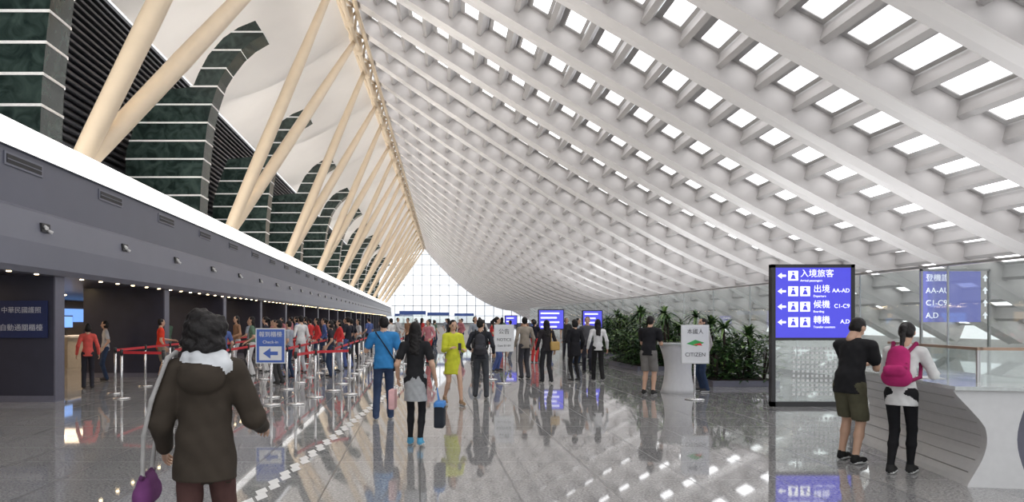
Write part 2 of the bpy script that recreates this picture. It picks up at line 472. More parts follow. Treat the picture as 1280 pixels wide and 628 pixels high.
SKIN, TOP, BOT, SHOE, HAIR, EXTRA, LIP, EYE, SOLE = range(9)
HC = {}
def head_mesh(hair, h):
    key = (hair, round(h, 4))
    if key in HC: return HC[key]
    p = [E((0,.0,.012),(.071,.088,.098),SKIN), E((0,.025,-.05),(.052,.06,.062),SKIN), C((0,.05,-.092),(0,.055,-.088),.022,.02,SKIN),
         C((0,.086,.012),(0,.104,-.026),.009,.012,SKIN), E((.0,.084,-.056),(.022,.009,.006),LIP), E((0,.082,-.066),(.018,.009,.006),LIP),
         E((.03,.075,.008),(.013,.009,.007),EYE), E((-.03,.075,.008),(.013,.009,.007),EYE),
         C((.02,.084,.03),(.043,.072,.03),.004,.004,HAIR), C((-.02,.084,.03),(-.043,.072,.03),.004,.004,HAIR),
         E((.074,-.002,-.005),(.01,.02,.03),SKIN), E((-.074,-.002,-.005),(.01,.02,.03),SKIN),
         C((0,-.012,-.05),(0,-.025,-.17),.048,.05,SKIN)]
    if hair != 'bald':
        p += [E((0,-.018,.033),(.079,.09,.086),HAIR,.003), E((0,-.035,-.005),(.078,.068,.085),HAIR,.003)]
    if hair == 'long':
        p += [C((0,-.05,-.02),(0,-.095,-.30),.074,.068,HAIR,(1,.55,1),.006), C((.06,-.02,0),(.07,-.05,-.2),.03,.026,HAIR,(1,1,1),.005), C((-.06,-.02,0),(-.07,-.05,-.22),.03,.026,HAIR,(1,1,1),.005)]
    if hair == 'bob':
        p += [E((0,-.03,-.03),(.09,.078,.1),HAIR,.005)]
    if hair == 'pony':
        p += [C((0,-.1,.04),(0,-.14,.0),.03,.035,HAIR), C((0,-.14,.0),(.01,-.13,-.28),.034,.014,HAIR,(1,1,1),.005)]
    if hair == 'curly':
        p += [E((0,-.03,.015),(.118,.115,.11),HAIR,.010), E((0,-.045,-.06),(.125,.095,.085),HAIR,.012), E((-.02,-.05,.09),(.08,.065,.045),HAIR,.010),
              E((.065,-.02,.04),(.06,.07,.07),HAIR,.010), E((-.07,-.02,.01),(.055,.07,.085),HAIR,.010)]
    HC[key] = sdf_mesh(p, h, .008)
    return HC[key]
HD = {}
def hand_mesh(curl, h):
    key = (curl, round(h, 4))
    if key in HD: return HD[key]
    p = [C((0,0,.03),(0,0,-.01),.026,.024,SKIN,(.85,1,1)), B((0,.0,-.048),(.014,.04,.046),.012,SKIN)]
    for i, (yy, L) in enumerate(((.030,.070),(.0105,.078),(-.0095,.072),(-.029,.056))):
        pos = np.array([0, yy, -.088]); ang = curl*.5
        for s, fr in enumerate((.42,.32,.26)):
            d = np.array([-math.sin(ang), yy*.5, -math.cos(ang)])*L*fr
            p.append(C(pos, pos+d, .0088-.0008*s, .0082-.0008*s, SKIN)); pos = pos+d; ang += curl
    p += [C((0,.03,-.025),(-.012,.056,-.055),.013,.0105,SKIN), C((-.012,.056,-.055),(-.024,.062,-.085),.0105,.008,SKIN)]
    HD[key] = sdf_mesh(p, h, .004)
    return HD[key]

def ik(a, c_, l1, l2, pole):
    a = np.array(a,float); c_ = np.array(c_,float); d = c_-a; D = np.linalg.norm(d)
    Dm = min(D, (l1+l2)*.995); u = d/D; c2 = a+u*Dm
    x = (l1*l1-l2*l2+Dm*Dm)/(2*Dm); hh = math.sqrt(max(0, l1*l1-x*x))
    pl = np.array(pole,float); pl = pl-u*(pl@u); pl /= np.linalg.norm(pl)+1e-9
    return a+u*x+pl*hh, c2
def rotx(a): c_, s = math.cos(a), math.sin(a); return np.array([[1,0,0],[0,c_,-s],[0,s,c_]])
def rotz(a): c_, s = math.cos(a), math.sin(a); return np.array([[c_,-s,0],[s,c_,0],[0,0,1]])

SKINM = mat('skin', (.58,.36,.25), .5, var=.03, scale=20)
HAIRM = mat('black_hair', (.010,.008,.008), .5, var=.3, scale=60, bump=.5, spec=.3)
LIPM = mat('lips', (.5,.18,.16), .4); EYEM = mat('eye_dark', (.02,.015,.015), .2)
def col(c_):
    nm = 'fabric_%02x%02x%02x' % tuple(int(255*min(1,q)) for q in c_)
    return mat(nm, c_, .85, var=.14, scale=9, bump=.25, spec=.25)

def person(name, x, y, heading, H=1.65, top=(.02,.02,.02), bot=(.03,.04,.08), shoe=(.05,.05,.05), extra=(.7,.7,.7),
           hair='short', sleeve='short', legs='long', lean=0, LF=(-.1,0,0), RF=(.1,0,0), LW=(-.27,.08,.9), RW_=(.27,.08,.9),
           hyaw=0, hpitch=0, bulk=0, male=True, res=.02, curl=.35, more=None, hem=.86, pole=.3, fold=None):
    sw = .185 if male else .16
    hipw = .085
    near = res < .016
    fo = -(.003 if near else 0) if fold is None else -fold
    u = np.array([0, math.sin(math.radians(lean)), math.cos(math.radians(lean))])
    hip = np.array([0,0,.93])
    if lean > 6: hip = hip+np.array([0,-.05*lean/20,0])
    sh = hip+u*.49
    w = 1.0 if male else .9
    hr = .135*w+bulk*.6
    p = [C(hip+[-.045,0,-.01], hip+[.045,0,-.01], .115*w+.003, .115*w+.003, BOT, (1,.92,1)),
         C(hip+u*.06, hip+u*.2, .135*w+bulk*.5, .122*w+bulk*.6, TOP, (1,.8,1), fo),
         C(hip+u*.2, hip+u*.38, .122*w+bulk*.6, .15*w+bulk*.5, TOP, (1,.72,1), fo),
         C(sh+[-sw+.06,0,-.015]-u*.01, sh+[sw-.06,0,-.015]-u*.01, .064+bulk*.4, .064+bulk*.4, TOP),
         C(sh-u*.02, sh+u*.03, .08+bulk*.3, .055, TOP, (1.1,.8,1))]
    p.append(C(hip+u*.06, (hip[0],hip[1]*.8,hem-.06), hr+.008, hr+.014+max(0,.86-hem)*.16, TOP, (1.03,.86,1), fo, hem))
    nk = sh+u*.04
    hd_up = np.array([0, math.sin(math.radians(lean*.8)), math.cos(math.radians(lean*.8))])
    hc = sh+hd_up*.19+np.array([0,.02,0])
    p.append(C(nk-u*.03, hc+[0,-.015,-.05], .054, .048, SKIN))
    for sx, Ft in ((-1, LF), (1, RF)):
        hp = hip+[sx*hipw, 0, -.03]; hp[2] = .90
        an = np.array([Ft[0], Ft[1]-.03, Ft[2]+.085])
        kn, an = ik(hp, an, .43, .415, (0,1,0))
        if legs == 'long':
            p += [C(hp, kn, .09*w, .066, BOT, (1,1,1), fo), C(kn, an+[0,0,-.02], .066, .056, BOT, (1,1,1), fo)]
        elif legs == 'tight':
            p += [C(hp, kn, .08, .052, BOT), C(kn, kn*.6+an*.4, .051, .051, BOT), C(kn*.6+an*.4, an+[0,0,.01], .051, .034, BOT)]
        elif legs == 'shorts':
            k2 = hp*.1+kn*.9
            p += [C(hp, k2, .1, .095, BOT, (1,1,1), fo, k2[2]-.02), C(kn+(hp-kn)*.25, kn, .06, .052, SKIN), C(kn, kn*.62+an*.38, .05, .054, SKIN), C(kn*.62+an*.38, an, .05, .034, SKIN)]
        else:
            p += [C(hp, kn, .08, .05, SKIN), C(kn, kn*.62+an*.38, .048, .049, SKIN), C(kn*.62+an*.38, an, .046, .032, SKIN)]
        heel = np.array([Ft[0], Ft[1]-.045, Ft[2]+.045]); toe = np.array([Ft[0]*1.1, Ft[1]+.125, max(.036, Ft[2]*.1+.036)])
        p += [C(heel, toe, .042, .034, SHOE, (.92,1,1)), C(an, heel+[0,.01,0], .038, .04, SHOE)]
        if near:
            p += [C(heel-[0,0,.03], toe-[0,0,.022], .016, .014, SOLE, (2.5,1.5,1))]
    if legs == 'skirt':
        p += [C(hip+[0,0,.03], (0,0,.5), .14, .2, BOT, (1,.85,1), fo, .55)]
    hands = []
    for sx, W in ((-1, LW), (1, RW_)):
        s0 = sh+np.array([sx*sw, 0, -.03])
        el, wr = ik(s0, W, .285, .25, (sx*pole, -.85, -.35))
        rb = bulk*.45
        if sleeve == 'long':
            p += [C(s0, el, .056+rb, .046+rb, TOP, (1,1,1), fo), C(el, wr-(wr-el)*.06, .046+rb, .034+rb*.7, TOP, (1,1,1), fo), C(el, wr, .03, .025, SKIN)]
        else:
            m_ = s0*.4+el*.6
            p += [C(s0, m_, .06+rb, .058+rb, TOP, (1,1,1), fo), C(s0, el, .044, .037, SKIN), C(el, wr, .037, .025, SKIN)]
        d = (wr-el)/np.linalg.norm(wr-el)
        hands.append((sx, wr, d))
    if more: p += more(hip, u, sh)
    parts = [sdf_mesh(p, res, .022 if near else .03)]
    hv, hf, hl = head_mesh(hair, .0065 if near else .011)
    R = rotz(math.radians(hyaw))@rotx(-math.radians(lean*.5+hpitch))
    parts.append((hv@R.T+hc, hf, hl))
    for sx, wr, d in hands:
        hv, hf, hl = hand_mesh(curl, .0042 if near else .007)
        hv = hv.copy(); hf2 = hf
        if sx < 0: hv[:,0] *= -1; hf2 = hf[:, ::-1]
        z_ = -d; fy = np.array([0,1,.25]) if abs(d[1]) < .75 else np.array([-sx*.9,0,.45])
        y_ = fy-z_*(fy@z_); y_ /= np.linalg.norm(y_); x_ = np.cross(y_, z_)
        M = np.stack([x_, y_, z_], 1)
        parts.append((hv@M.T+wr, hf2, hl))
    off = 0; VV = []; FF = []; LL = []
    for v, f_, l in parts:
        VV.append(v); FF.append(f_+off); LL.append(l); off += len(v)
    VV = np.concatenate(VV); FF = np.concatenate(FF); LL = np.concatenate(LL)
    mats = [SKINM, col(top), col(bot), col(shoe), HAIRM, col(extra), LIPM, EYEM, WLINE]
    o = mesh_np(name, VV, FF, LL, mats)
    s = H/1.715
    o.location = (x, y, .0); o.rotation_euler = (0,0,math.radians(heading)); o.scale = (s,s,s)
    o.location.z = -VV[:,2].min()*s+.001
    return o
def mesh_np(name, V, F, L, mats):
    me = bpy.data.meshes.new(name)
    me.from_pydata(V.tolist(), [], F.tolist())
    for m in mats: me.materials.append(m)
    me.polygons.foreach_set('material_index', L.astype(np.int32))
    me.polygons.foreach_set('use_smooth', np.ones(len(F), bool))
    me.update(); o = bpy.data.objects.new(name, me); scene.collection.objects.link(o)
    return o
def attach(name, prims, mats, x, y, heading, H, res=.01, k=.01):
    V, F, L = sdf_mesh(prims, res, k)
    o = mesh_np(name, V, F, L, mats); s = H/1.715
    o.location = (x,y,0); o.rotation_euler = (0,0,math.radians(heading)); o.scale = (s,s,s)
    return o
def backpack(x, y, heading, H, c_, c2=(.03,.03,.03), lean=0, res=.011):
    a = math.radians(lean)
    def T(q):
        v = np.array(q,float)-[0,0,.93]; ca, sa = math.cos(a), math.sin(a)
        return np.array([v[0], v[1]*ca+v[2]*sa-.05*lean/20, -v[1]*sa+v[2]*ca+.93])
    pr = [C(T((0,-.2,1.08)), T((0,-.19,1.3)), .125, .11, 0, (1,.72,1)), C(T((-.05,-.19,1.05)), T((.05,-.19,1.05)), .1, .1, 0, (1,.75,1)),
          C(T((-.05,-.28,1.1)), T((.05,-.28,1.1)), .06, .06, 0), C(T((-.1,-.245,1.2)), T((.1,-.245,1.2)), .008, .008, 1),
          C(T((-.085,-.27,1.145)), T((.085,-.27,1.145)), .03, .03, 1, (1,1,.35)),
          C(T((-.02,-.17,1.41)), T((.02,-.17,1.41)), .012, .012, 1)]
    for sx in (-1,1):
        pts = [(sx*.08,-.15,1.36),(sx*.11,-.04,1.485),(sx*.115,.08,1.42),(sx*.13,.125,1.28),(sx*.155,.04,1.12),(sx*.12,-.14,1.03)]
        for q, r in zip(pts[:-1], pts[1:]): pr.append(C(T(q), T(r), .02, .02, 1))
    return attach('backpack', pr, [col(c_), col(c2)], x, y, heading, H, res, .012)

# ---- foreground woman
def fg(hip, u, sh):
    return [E(sh+[0,-.11,-.06],(.13,.06,.085),TOP), C(sh+[-.09,-.10,-.01], sh+[.09,-.10,-.01], .032,.032,TOP),
            C(sh+[-.02,-.085,.05], sh+[.12,-.08,.01], .048,.042,EXTRA), C(sh+[-.07,-.04,.055], sh+[.09,-.04,.05], .052,.052,EXTRA),
            C(hip+[-.12,0,-.155], hip+[.12,0,-.155], .022,.022,TOP)]
FX, FY = -1.15, 3.85
person('woman_in_brown_jacket', FX, FY, 6, 1.62, top=(.046,.036,.027), bot=(.085,.042,.038), shoe=(.03,.03,.03), extra=(.66,.68,.70),
       hair='curly', sleeve='long', legs='long', LW=(-.26,.16,.94), RW_=(.28,.28,1.04), bulk=.05, male=False, res=.009, more=fg,
       RF=(.1,.18,0), LF=(-.1,-.12,.03), hem=.79, pole=.22, fold=.004)
pr = [C((-.34,.0,.70),(-.34,.19,.70),.075,.075,0,(.75,1,1)), C((-.34,.02,.76),(-.34,.17,.76),.05,.05,0,(.8,1,1)), C((-.34,-.04,.81),(-.34,.23,.81),.014,.014,1)]
path = [(-.34,-.01,.81),(-.32,-.06,1.05),(-.27,-.09,1.25),(-.19,-.07,1.48),(-.16,.0,1.51),(-.19,.1,1.42),(-.29,.16,1.2),(-.34,.19,.81)]
for q, r in zip(path[:-1], path[1:]): pr.append(C(q, r, .013, .013, 2))
attach('handbag', pr, [col((.15,.045,.15)), col((.1,.03,.1)), col((.40,.39,.38))], FX, FY, 6, 1.62, .008)

# ---- middle walkers
person('man_in_blue_shirt', -.58, 11.5, 4, 1.64, top=(.04,.22,.50), bot=(.035,.055,.11), shoe=(.05,.08,.16), LF=(-.13,-.1,0.02), RF=(.12,.14,0),
       LW=(-.22,.32,1.22), RW_=(.26,.18,.95), res=.0125, bulk=.03, hyaw=12)
attach('crossbody_bag', [B((.2,.05,.9),(.05,.1,.09),.03,0), C((.19,-.06,.98),(.05,-.13,1.2),.012,.012,0), C((.05,-.13,1.2),(-.13,-.09,1.46),.012,.012,0),
        C((-.13,-.09,1.46),(-.13,.04,1.49),.012,.012,0), C((-.13,.04,1.49),(.02,.145,1.25),.012,.012,0), C((.02,.145,1.25),(.19,.13,.98),.012,.012,0)],
       [col((.03,.03,.035))], -.58, 11.5, 4, 1.64, .011)
def tie(hip, u, sh):
    return [C(hip+[0,0,.02], (0,-.01,.6), .13,.165,EXTRA,(1,.85,1),-.006,.62), C(hip+[-.1,.0,.03], hip+[.1,0,.03], .06,.06,EXTRA),
            C(hip+[.1,.08,-.02],(.13,.12,.62),.035,.025,EXTRA)]
person('woman_in_black_top', -.06, 9.15, -8, 1.56, top=(.018,.018,.02), bot=(.015,.015,.018), extra=(.36,.37,.38), shoe=(.1,.35,.55), hair='long',
       legs='tight', LF=(-.08,.1,0), RF=(.09,-.12,.03), LW=(-.26,.08,.93), RW_=(.28,.06,.9), male=False, res=.011, more=tie)
attach('pink_shopping_bag', [B((-.33,.06,.64),(.045,.12,.14),.02,0), C((-.31,.02,.77),(-.28,.08,.83),.008,.008,1), C((-.31,.1,.77),(-.28,.08,.83),.008,.008,1)],
       [col((.75,.45,.45)), col((.7,.7,.7))], -.06, 9.15, -8, 1.56, .01)
attach('blue_tote_bag', [B((.34,.05,.43),(.07,.15,.17),.025,0), B((.34,.05,.58),(.072,.152,.04),.02,1), C((.33,-.03,.6),(.30,.06,.80),.009,.009,1), C((.33,.13,.6),(.30,.06,.80),.009,.009,1)],
       [col((.025,.03,.04)), col((.08,.25,.6))], -.06, 9.15, -8, 1.56, .01)
person('woman_in_yellow_dress', .62, 13.6, -165, 1.58, top=(.60,.62,.05), bot=(.60,.62,.05), shoe=(.3,.2,.12), hair='long', sleeve='long', legs='bare',
       LF=(-.12,.22,0), RF=(.1,-.2,.05), LW=(-.16,.28,1.12), RW_=(.14,.3,1.16), male=False, res=.0135, bulk=.02, hem=.62, hpitch=15)
attach('mobile_phone', [B((-.01,.42,1.2),(.035,.01,.07),.008,0)], [BLACKM], .62,13.6,-165,1.58,.008)
person('man_with_backpack', 1.24, 14.7, -10, 1.6, top=(.03,.032,.04), bot=(.06,.065,.075), hair='short', sleeve='long', LF=(-.12,.05,0), RF=(.13,-.03,0),
       LW=(-.25,.2,1.05), RW_=(.27,.15,.98), res=.0135, hyaw=-30)
backpack(1.24,14.7,-10,1.6,(.05,.05,.06),(.02,.02,.02),res=.013)
person('woman_with_tan_bag', 3.2, 18.2, 10, 1.58, top=(.025,.022,.025), bot=(.03,.03,.035), hair='long', sleeve='long', male=False, LF=(-.09,.12,0), RF=(.09,-.1,.02), res=.0155)
attach('tan_shoulder_bag', [B((.2,-.1,1.02),(.13,.07,.12),.04,0), C((.1,-.1,1.12),(.13,-.02,1.5),.014,.014,0), C((.3,-.05,1.12),(.13,.0,1.5),.014,.014,0)], [col((.5,.33,.12))], 3.2,18.2,10,1.58,.013)
person('woman_in_black_dress', 4.0, 18.6, 20, 1.6, top=(.015,.015,.017), bot=(.02,.02,.02), hair='bob', sleeve='long', legs='tight', hem=.7, male=False, bulk=.03, res=.0155, LW=(-.2,.25,1.1))
person('woman_in_white_shirt', 4.62, 18.7, -5, 1.6, top=(.75,.75,.75), bot=(.02,.02,.022), hair='long', sleeve='long', male=False, LF=(-.1,.15,0), RF=(.1,-.15,.04), res=.0155)
person('man_in_grey_jacket', 5.0, 21.5, 160, 1.68, top=(.1,.1,.11), bot=(.03,.03,.04), sleeve='long')
person('traveller_in_beige', 2.85, 19.6, 15, 1.66, top=(.33,.29,.24), bot=(.06,.06,.07), sleeve='long')
person('man_in_black_tshirt', 4.88, 15.35, -35, 1.68, top=(.015,.015,.018), bot=(.2,.19,.18), shoe=(.03,.03,.03), legs='shorts', lean=12, LW=(-.12,.38,1.12), RW_=(.16,.36,1.12), res=.0135, bulk=.02)
person('woman_behind_sign', 6.3, 16.0, 100, 1.62, top=(.35,.33,.32), bot=(.03,.05,.1), hair='bob', sleeve='long', male=False, res=.0155)
# right pair
MX, MY = 4.86, 8.12
person('man_in_black_polo', MX, MY, -62, 1.62, top=(.016,.016,.018), bot=(.10,.095,.06), shoe=(.02,.02,.02), legs='shorts', lean=14,
       LW=(-.05,.42,1.14), RW_=(.12,.42,1.14), LF=(-.13,.06,0), RF=(.13,-.1,0), res=.010, hpitch=24, hyaw=-12, bulk=.035, hem=.82)
WX_, WY_ = 4.97, 7.42
person('woman_in_white_top', WX_, WY_, -50, 1.58, top=(.66,.66,.65), bot=(.012,.012,.014), shoe=(.03,.03,.03), legs='tight', hair='pony', sleeve='long', lean=17,
       LW=(-.17,.42,1.12), RW_=(.2,.45,1.12), LF=(-.1,-.02,0), RF=(.04,.16,0), male=False, res=.0095, hpitch=14, hem=.78, bulk=.012)
backpack(WX_, WY_, -50, 1.58, (.42,.025,.14), (.25,.015,.08), lean=17, res=.009)

person('child_in_coral_jacket', -7.75, 16.8, 25, 1.5, top=(.75,.12,.10), bot=(.03,.03,.04), hair='bob', sleeve='long', male=False)
person('man_in_red_shirt', -6.95, 19.3, -60, 1.62, top=(.75,.06,.03), bot=(.28,.24,.19), sleeve='short', legs='shorts', LW=(-.1,.35,1.1))
pal = [(.6,.05,.05),(.03,.03,.04),(.5,.5,.52),(.08,.12,.3),(.3,.33,.38),(.7,.7,.7),(.05,.05,.05),(.02,.02,.03),(.35,.2,.12),(.12,.2,.14),(.55,.22,.25)]
hs = ['short','short','long','bob','pony']
cnt_p = [0]
def crowd(x, y, hd, nm='traveller'):
    k = cnt_p[0]; cnt_p[0] += 1
    t = pal[(k*7+3) % len(pal)]; bt = pal[(k*5+1) % 8] if k % 3 else (.03,.05,.1)
    hr = hs[(k*3) % 5]
    person(nm, x, y, hd, 1.56+.03*(k % 6), top=t, bot=bt, hair=hr, sleeve='long' if k % 2 else 'short', male=hr == 'short', legs='long',
           LF=(-.1,.04*(k % 3),0), RF=(.1,-.03*(k % 4),0), LW=(-.24,.08+.08*(k % 3),.93+.06*(k % 3)), RW_=(.26,.08+.06*(k % 4),.93), res=.024)
q = [(-4.75,17.3),(-3.5,17.9),(-5.9,18.6),(-5.9,21.5),(-4.8,20.6),(-3.6,21.8),(-2.5,20.2),(-4.8,23.8),(-5.9,25),(-3.6,25.2),(-2.4,24.0),(-4.7,27.5),(-5.9,28.8),(-3.5,29),(-2.4,28.2),
     (-8.6,24.5),(-9,28),(-8.5,34.2),(-9.9,22.5),(-10.4,18.0),(-4.8,31.5),(-3.4,33),(-2.4,34.0),(-5.9,33),(-4.7,35),(-8.4,39.5),(-3.6,37.2),(-1.2,30),
     (-4.75,22.2),(-5.9,23.2),(-3.6,19.8),(-2.5,22.4),(-2.5,26.2),(-3.6,27.1),(-5.9,30.8),(-4.7,29.5),(-8.3,19.0),(-8.9,30.6)]
for i, (x, y) in enumerate(q): crowd(x, y, 90+((i*37) % 90)-45, 'queue_passenger')
q = [(.4,30),(1.3,33),(-.6,36),(2.1,27.5),(3.1,31),(4.3,27),(5.2,33),(2.2,38),(6.1,30),(-1.3,42),(.9,44),(3.8,43),(7.3,40),(6.4,44),(1.9,52),(-.3,55),(5.3,52),(7.8,50),(3.3,60),(-2.5,60),
     (2.4,22.5),(4.1,36),(-.2,46),(1.2,62),(6.9,58),(5.7,26),(.1,39),(2.9,35),(4.9,39),(.3,26),(6.0,36)]
for i, (x, y) in enumerate(q): crowd(x, y, (i*67) % 360)

# ------------------------------------------------------------ stanchion barriers
def barrier(pts):
    b = MB()
    for (x, y) in pts:
        b.tube([(x,y,.001),(x,y,.02),(x,y,.035)], [.17,.17,.05], CHROME, 16)
        b.tube([(x,y,.03),(x,y,.90)], .026, CHROME, 10)
        b.tube([(x,y,.88),(x,y,.99),(x,y,1.0)], [.034,.034,.02], BLACKM, 10)
    for (x0,y0), (x1,y1) in zip(pts[:-1], pts[1:]):
        d = Vector((x1-x0,y1-y0,0)).normalized()*.036; n = Vector((-d.y,d.x,0))*.04
        a = Vector((x0,y0,0))+d; e = Vector((x1,y1,0))-d
        b.hexa([a-n+Vector((0,0,.91)), a+n+Vector((0,0,.91)), e+n+Vector((0,0,.91)), e-n+Vector((0,0,.91)),
                a-n+Vector((0,0,.965)), a+n+Vector((0,0,.965)), e+n+Vector((0,0,.965)), e-n+Vector((0,0,.965))], RED)
    b.build('belt_barrier')
for X, ya, yb in ((-6.6,15.6,36),(-5.35,15.6,36),(-4.2,14.2,36),(-3.05,14.8,38),(-1.95,16.2,38)):
    n = int((yb-ya)/1.7); barrier([(X, ya+1.7*i) for i in range(n+1)])
barrier([(-6.05,14.6),(-5.1,14.3),(-4.7,13.2)])
barrier([(-2.35,13.6),(-2.15,14.8),(-1.5,15.4)])
barrier([(-.9,20),(-.8,22),(-.7,24),(-.6,26)]); barrier([(1.9,19.2),(2.0,21),(2.1,23)])

# ------------------------------------------------------------ signs
BLUE = mat('lit_sign_blue', (.04,.05,.4), .3, emit=1.0, ecol=(.055,.045,.54), var=.03)
TXT = mat('lit_sign_text', (.95,.95,1), .4, emit=.9, ecol=(.9,.93,1), var=0)
BLUEP = mat('printed_blue', (.06,.13,.45), .4); WP = mat('printed_white', (.74,.75,.76), .4, var=.02)
NAVY = mat('navy_sign', (.012,.022,.09), .35); TXTD = mat('grey_text', (.5,.52,.6), .5)
DTXT = mat('dark_text', (.08,.08,.09), .5); GRN = mat('green_print', (.05,.4,.1), .5); REDP = mat('red_print', (.7,.05,.05), .5)
def arrow(b, cx, cz, y, s, m, d='L'):
    if d == 'U':
        b.quad([(cx-.5*s,y,cz),(cx,y,cz+.7*s),(cx+.5*s,y,cz)], m); b.quad([(cx-.17*s,y,cz-.6*s),(cx+.17*s,y,cz-.6*s),(cx+.17*s,y,cz),(cx-.17*s,y,cz)], m); return
    sg = -1 if d == 'L' else 1
    b.quad([(cx+sg*.7*s,y,cz),(cx,y,cz+.5*s),(cx,y,cz-.5*s)], m)
    b.quad([(cx,y,cz-.17*s),(cx-sg*.7*s,y,cz-.17*s),(cx-sg*.7*s,y,cz+.17*s),(cx,y,cz+.17*s)], m)
e = empty('information_sign_board', (7.235,13.3,0))
b = MB(); hw = .765
b.box((-hw,-.06,0),(-hw+.07,.06,2.62), BLACKM); b.box((hw-.07,-.06,0),(hw,.06,2.62), BLACKM); b.box((-hw,-.06,2.56),(hw,.06,2.62), BLACKM)
b.box((-hw,-.06,.0),(hw,.06,.09), BLACKM); b.box((-hw+.07,-.05,1.27),(hw-.07,.05,2.56), BLUE); b.box((-hw+.07,-.055,1.22),(hw-.07,.055,1.27), BLACKM)
b.build('sign_frame', e)
b = MB(); b.box((-hw+.07,-.012,.09),(hw-.07,.012,1.22), GLASSF)
for i in range(13):
    for j in range(11):
        x = -.36+i*.085; z = .2+j*.085
        b.box((x,-.018,z),(x+.045,-.012,z+.045), WP)
b.build('perforated_panel', e)
rows = [('入境旅客','Arrival passengers','',''),('出境','Departure','AA','AD'),('候機','Boarding','C1','C9'),('轉機','Transfer counters','','A,D')]
b = MB()
for i, (zh, en, g1, g2) in enumerate(rows):
    z = 2.41-.285*i
    arrow(b, -.58, z, -.056, .11, TXT)
    x0 = -.46
    for k in range(2 if i in (1,2,3) else 1):
        b.box((x0+k*.22,-.056,z-.09),(x0+.18+k*.22,-.052,z+.09), TXT)
        cx = x0+.09+k*.22
        b.tube([(cx,-.058,z+.05),(cx,-.057,z+.05)], .022, BLUE, 8)
        b.quad([(cx-.05,-.058,z-.06),(cx+.05,-.058,z-.06),(cx+.02,-.058,z+.02),(cx-.02,-.058,z+.02)], BLUE)
    tx = x0+(.22 if i == 0 else .46)
    text('sign_text', zh, (tx,-.056,z+.035), .155, TXT, e); text('sign_text_en', en, (tx,-.056,z-.09), .055, TXT, e)
    if g1 or g2: text('sign_text_gate', (g1+'-'+g2) if g1 else g2, (.67,-.056,z+.01), .105, TXT, e, 'RIGHT')
b.build('sign_pictograms', e)
e = empty('glass_direction_sign', (11.6,15.6,0))
PB = glass_mat('pale_blue_film', (.7,.75,1), .05, .6, dcol=(.30,.32,.80), em=.9)
b = MB(); b.box((-.75,0,1.55),(.55,.03,2.65), PB); b.box((-.75,-.01,0),(-.71,.04,2.7), STEEL); b.box((.72,-.01,0),(.76,.04,2.7), STEEL); b.box((-.75,-.01,2.66),(.76,.04,2.7), STEEL)
for i in range(4): arrow(b, .64, 2.5-.27*i, -.01, .12, TXT, 'U')
b.build('sign_panel', e)
for i, s in enumerate(('登機證','AA-AU','C1-C9','A,D')): text('sign_text', s, (-.65,-.012,2.5-.27*i), .17, TXT, e)
def stand(name, x, y, w, z0, z1, m, heading=0):
    e = empty(name, (x,y,0), math.radians(heading)); b = MB()
    b.tube([(0,0.02,.001),(0,.02,.02),(0,.02,.03)], [.19,.19,.04], CHROME, 20); b.tube([(0,.02,.02),(0,.02,z0+.1)], .02, CHROME, 10)
    b.box((-w/2,-.012,z0),(w/2,.012,z1), STEEL); b.box((-w/2+.02,-.016,z0+.02),(w/2-.02,-.012,z1-.02), m)
    b.build('stand', e); return e
e = stand('blue_arrow_sign_stand', -2.8, 13.5, .56, .78, 1.44, BLUEP)
b = MB(); b.box((-.21,-.019,.84),(.21,-.0165,1.1), WP); arrow(b, .0, .97, -.021, .2, BLUEP); b.build('arrow_print', e)
text('sign_text', '報到櫃檯', (0,-.019,1.32), .11, WP, e, 'CENTER'); text('sign_text_en', 'Check-in', (0,-.019,1.18), .08, WP, e, 'CENTER')
e = stand('citizen_sign_stand', 5.5, 14.4, .56, .72, 1.5, WP, 0)
b = MB(); b.quad([(-.18,-.018,1.12),(.02,-.018,1.07),(.18,-.018,1.14),(.0,-.018,1.2)], GRN); b.quad([(-.05,-.02,1.1),(.14,-.02,1.08),(.1,-.02,1.14)], REDP)
b.build('logo_print', e)
text('sign_text', 'CITIZEN', (0,-.018,.9), .11, DTXT, e, 'CENTER'); text('sign_text_zh', '本國人', (0,-.018,1.36), .11, DTXT, e, 'CENTER')
e = stand('white_notice_stand', 2.1, 18.0, .5, .8, 1.48, WP)
text('sign_text', '公告', (0,-.018,1.3), .14, DTXT, e, 'CENTER'); text('sign_text_en', 'NOTICE', (0,-.018,1.1), .1, DTXT, e, 'CENTER'); text('sign_text_b', 'Gate B1-B9', (0,-.018,.95), .07, DTXT, e, 'CENTER')
e = stand('menu_board_stand', -4.9, 15.4, .26, .6, 1.45, WP)
text('sign_text', '▼', (0,-.018,1.2), .12, GRN, e, 'CENTER')
e = empty('airline_wall_sign', (-7.72,13.97,0))
b = MB(); b.box((-.5,-.03,1.25),(.5,0,1.97), NAVY); b.build('panel', e)
text('sign_text', '中華民國護照', (0,-.035,1.78), .13, TXTD, e, 'CENTER'); text('sign_text_b', '自動通關櫃檯', (0,-.035,1.44), .14, TXTD, e, 'CENTER')
BSC = mat('far_screen_blue', (.08,.08,.6), .3, emit=1.0, ecol=(.08,.08,.62), var=.05)
for (x0, x1, y, z0, z1) in ((4.75,5.8,29,1.2,2.02),(6.75,7.6,30,1.25,2.0),(4.7,5.4,40,1.3,1.85)):
    e = empty('flight_information_screen', ((x0+x1)/2,y,0)); b = MB(); w = (x1-x0)/2
    b.box((-w,-.05,z0),(w,.05,z1), BLACKM); b.box((-w+.04,-.06,z0+.04),(w-.04,-.05,z1-.04), BSC)
    b.box((-w,-.03,0),(-w+.06,.03,z1), BLACKM); b.box((w-.06,-.03,0),(w,.03,z1), BLACKM)
    for i in range(4):
        zz = z1-.16-.18*i
        if zz > z0+.1: b.box((-w+.1,-.064,zz-.03),(w-.2-.1*(i % 2),-.061,zz+.03), TXT)
    b.build('screen', e)
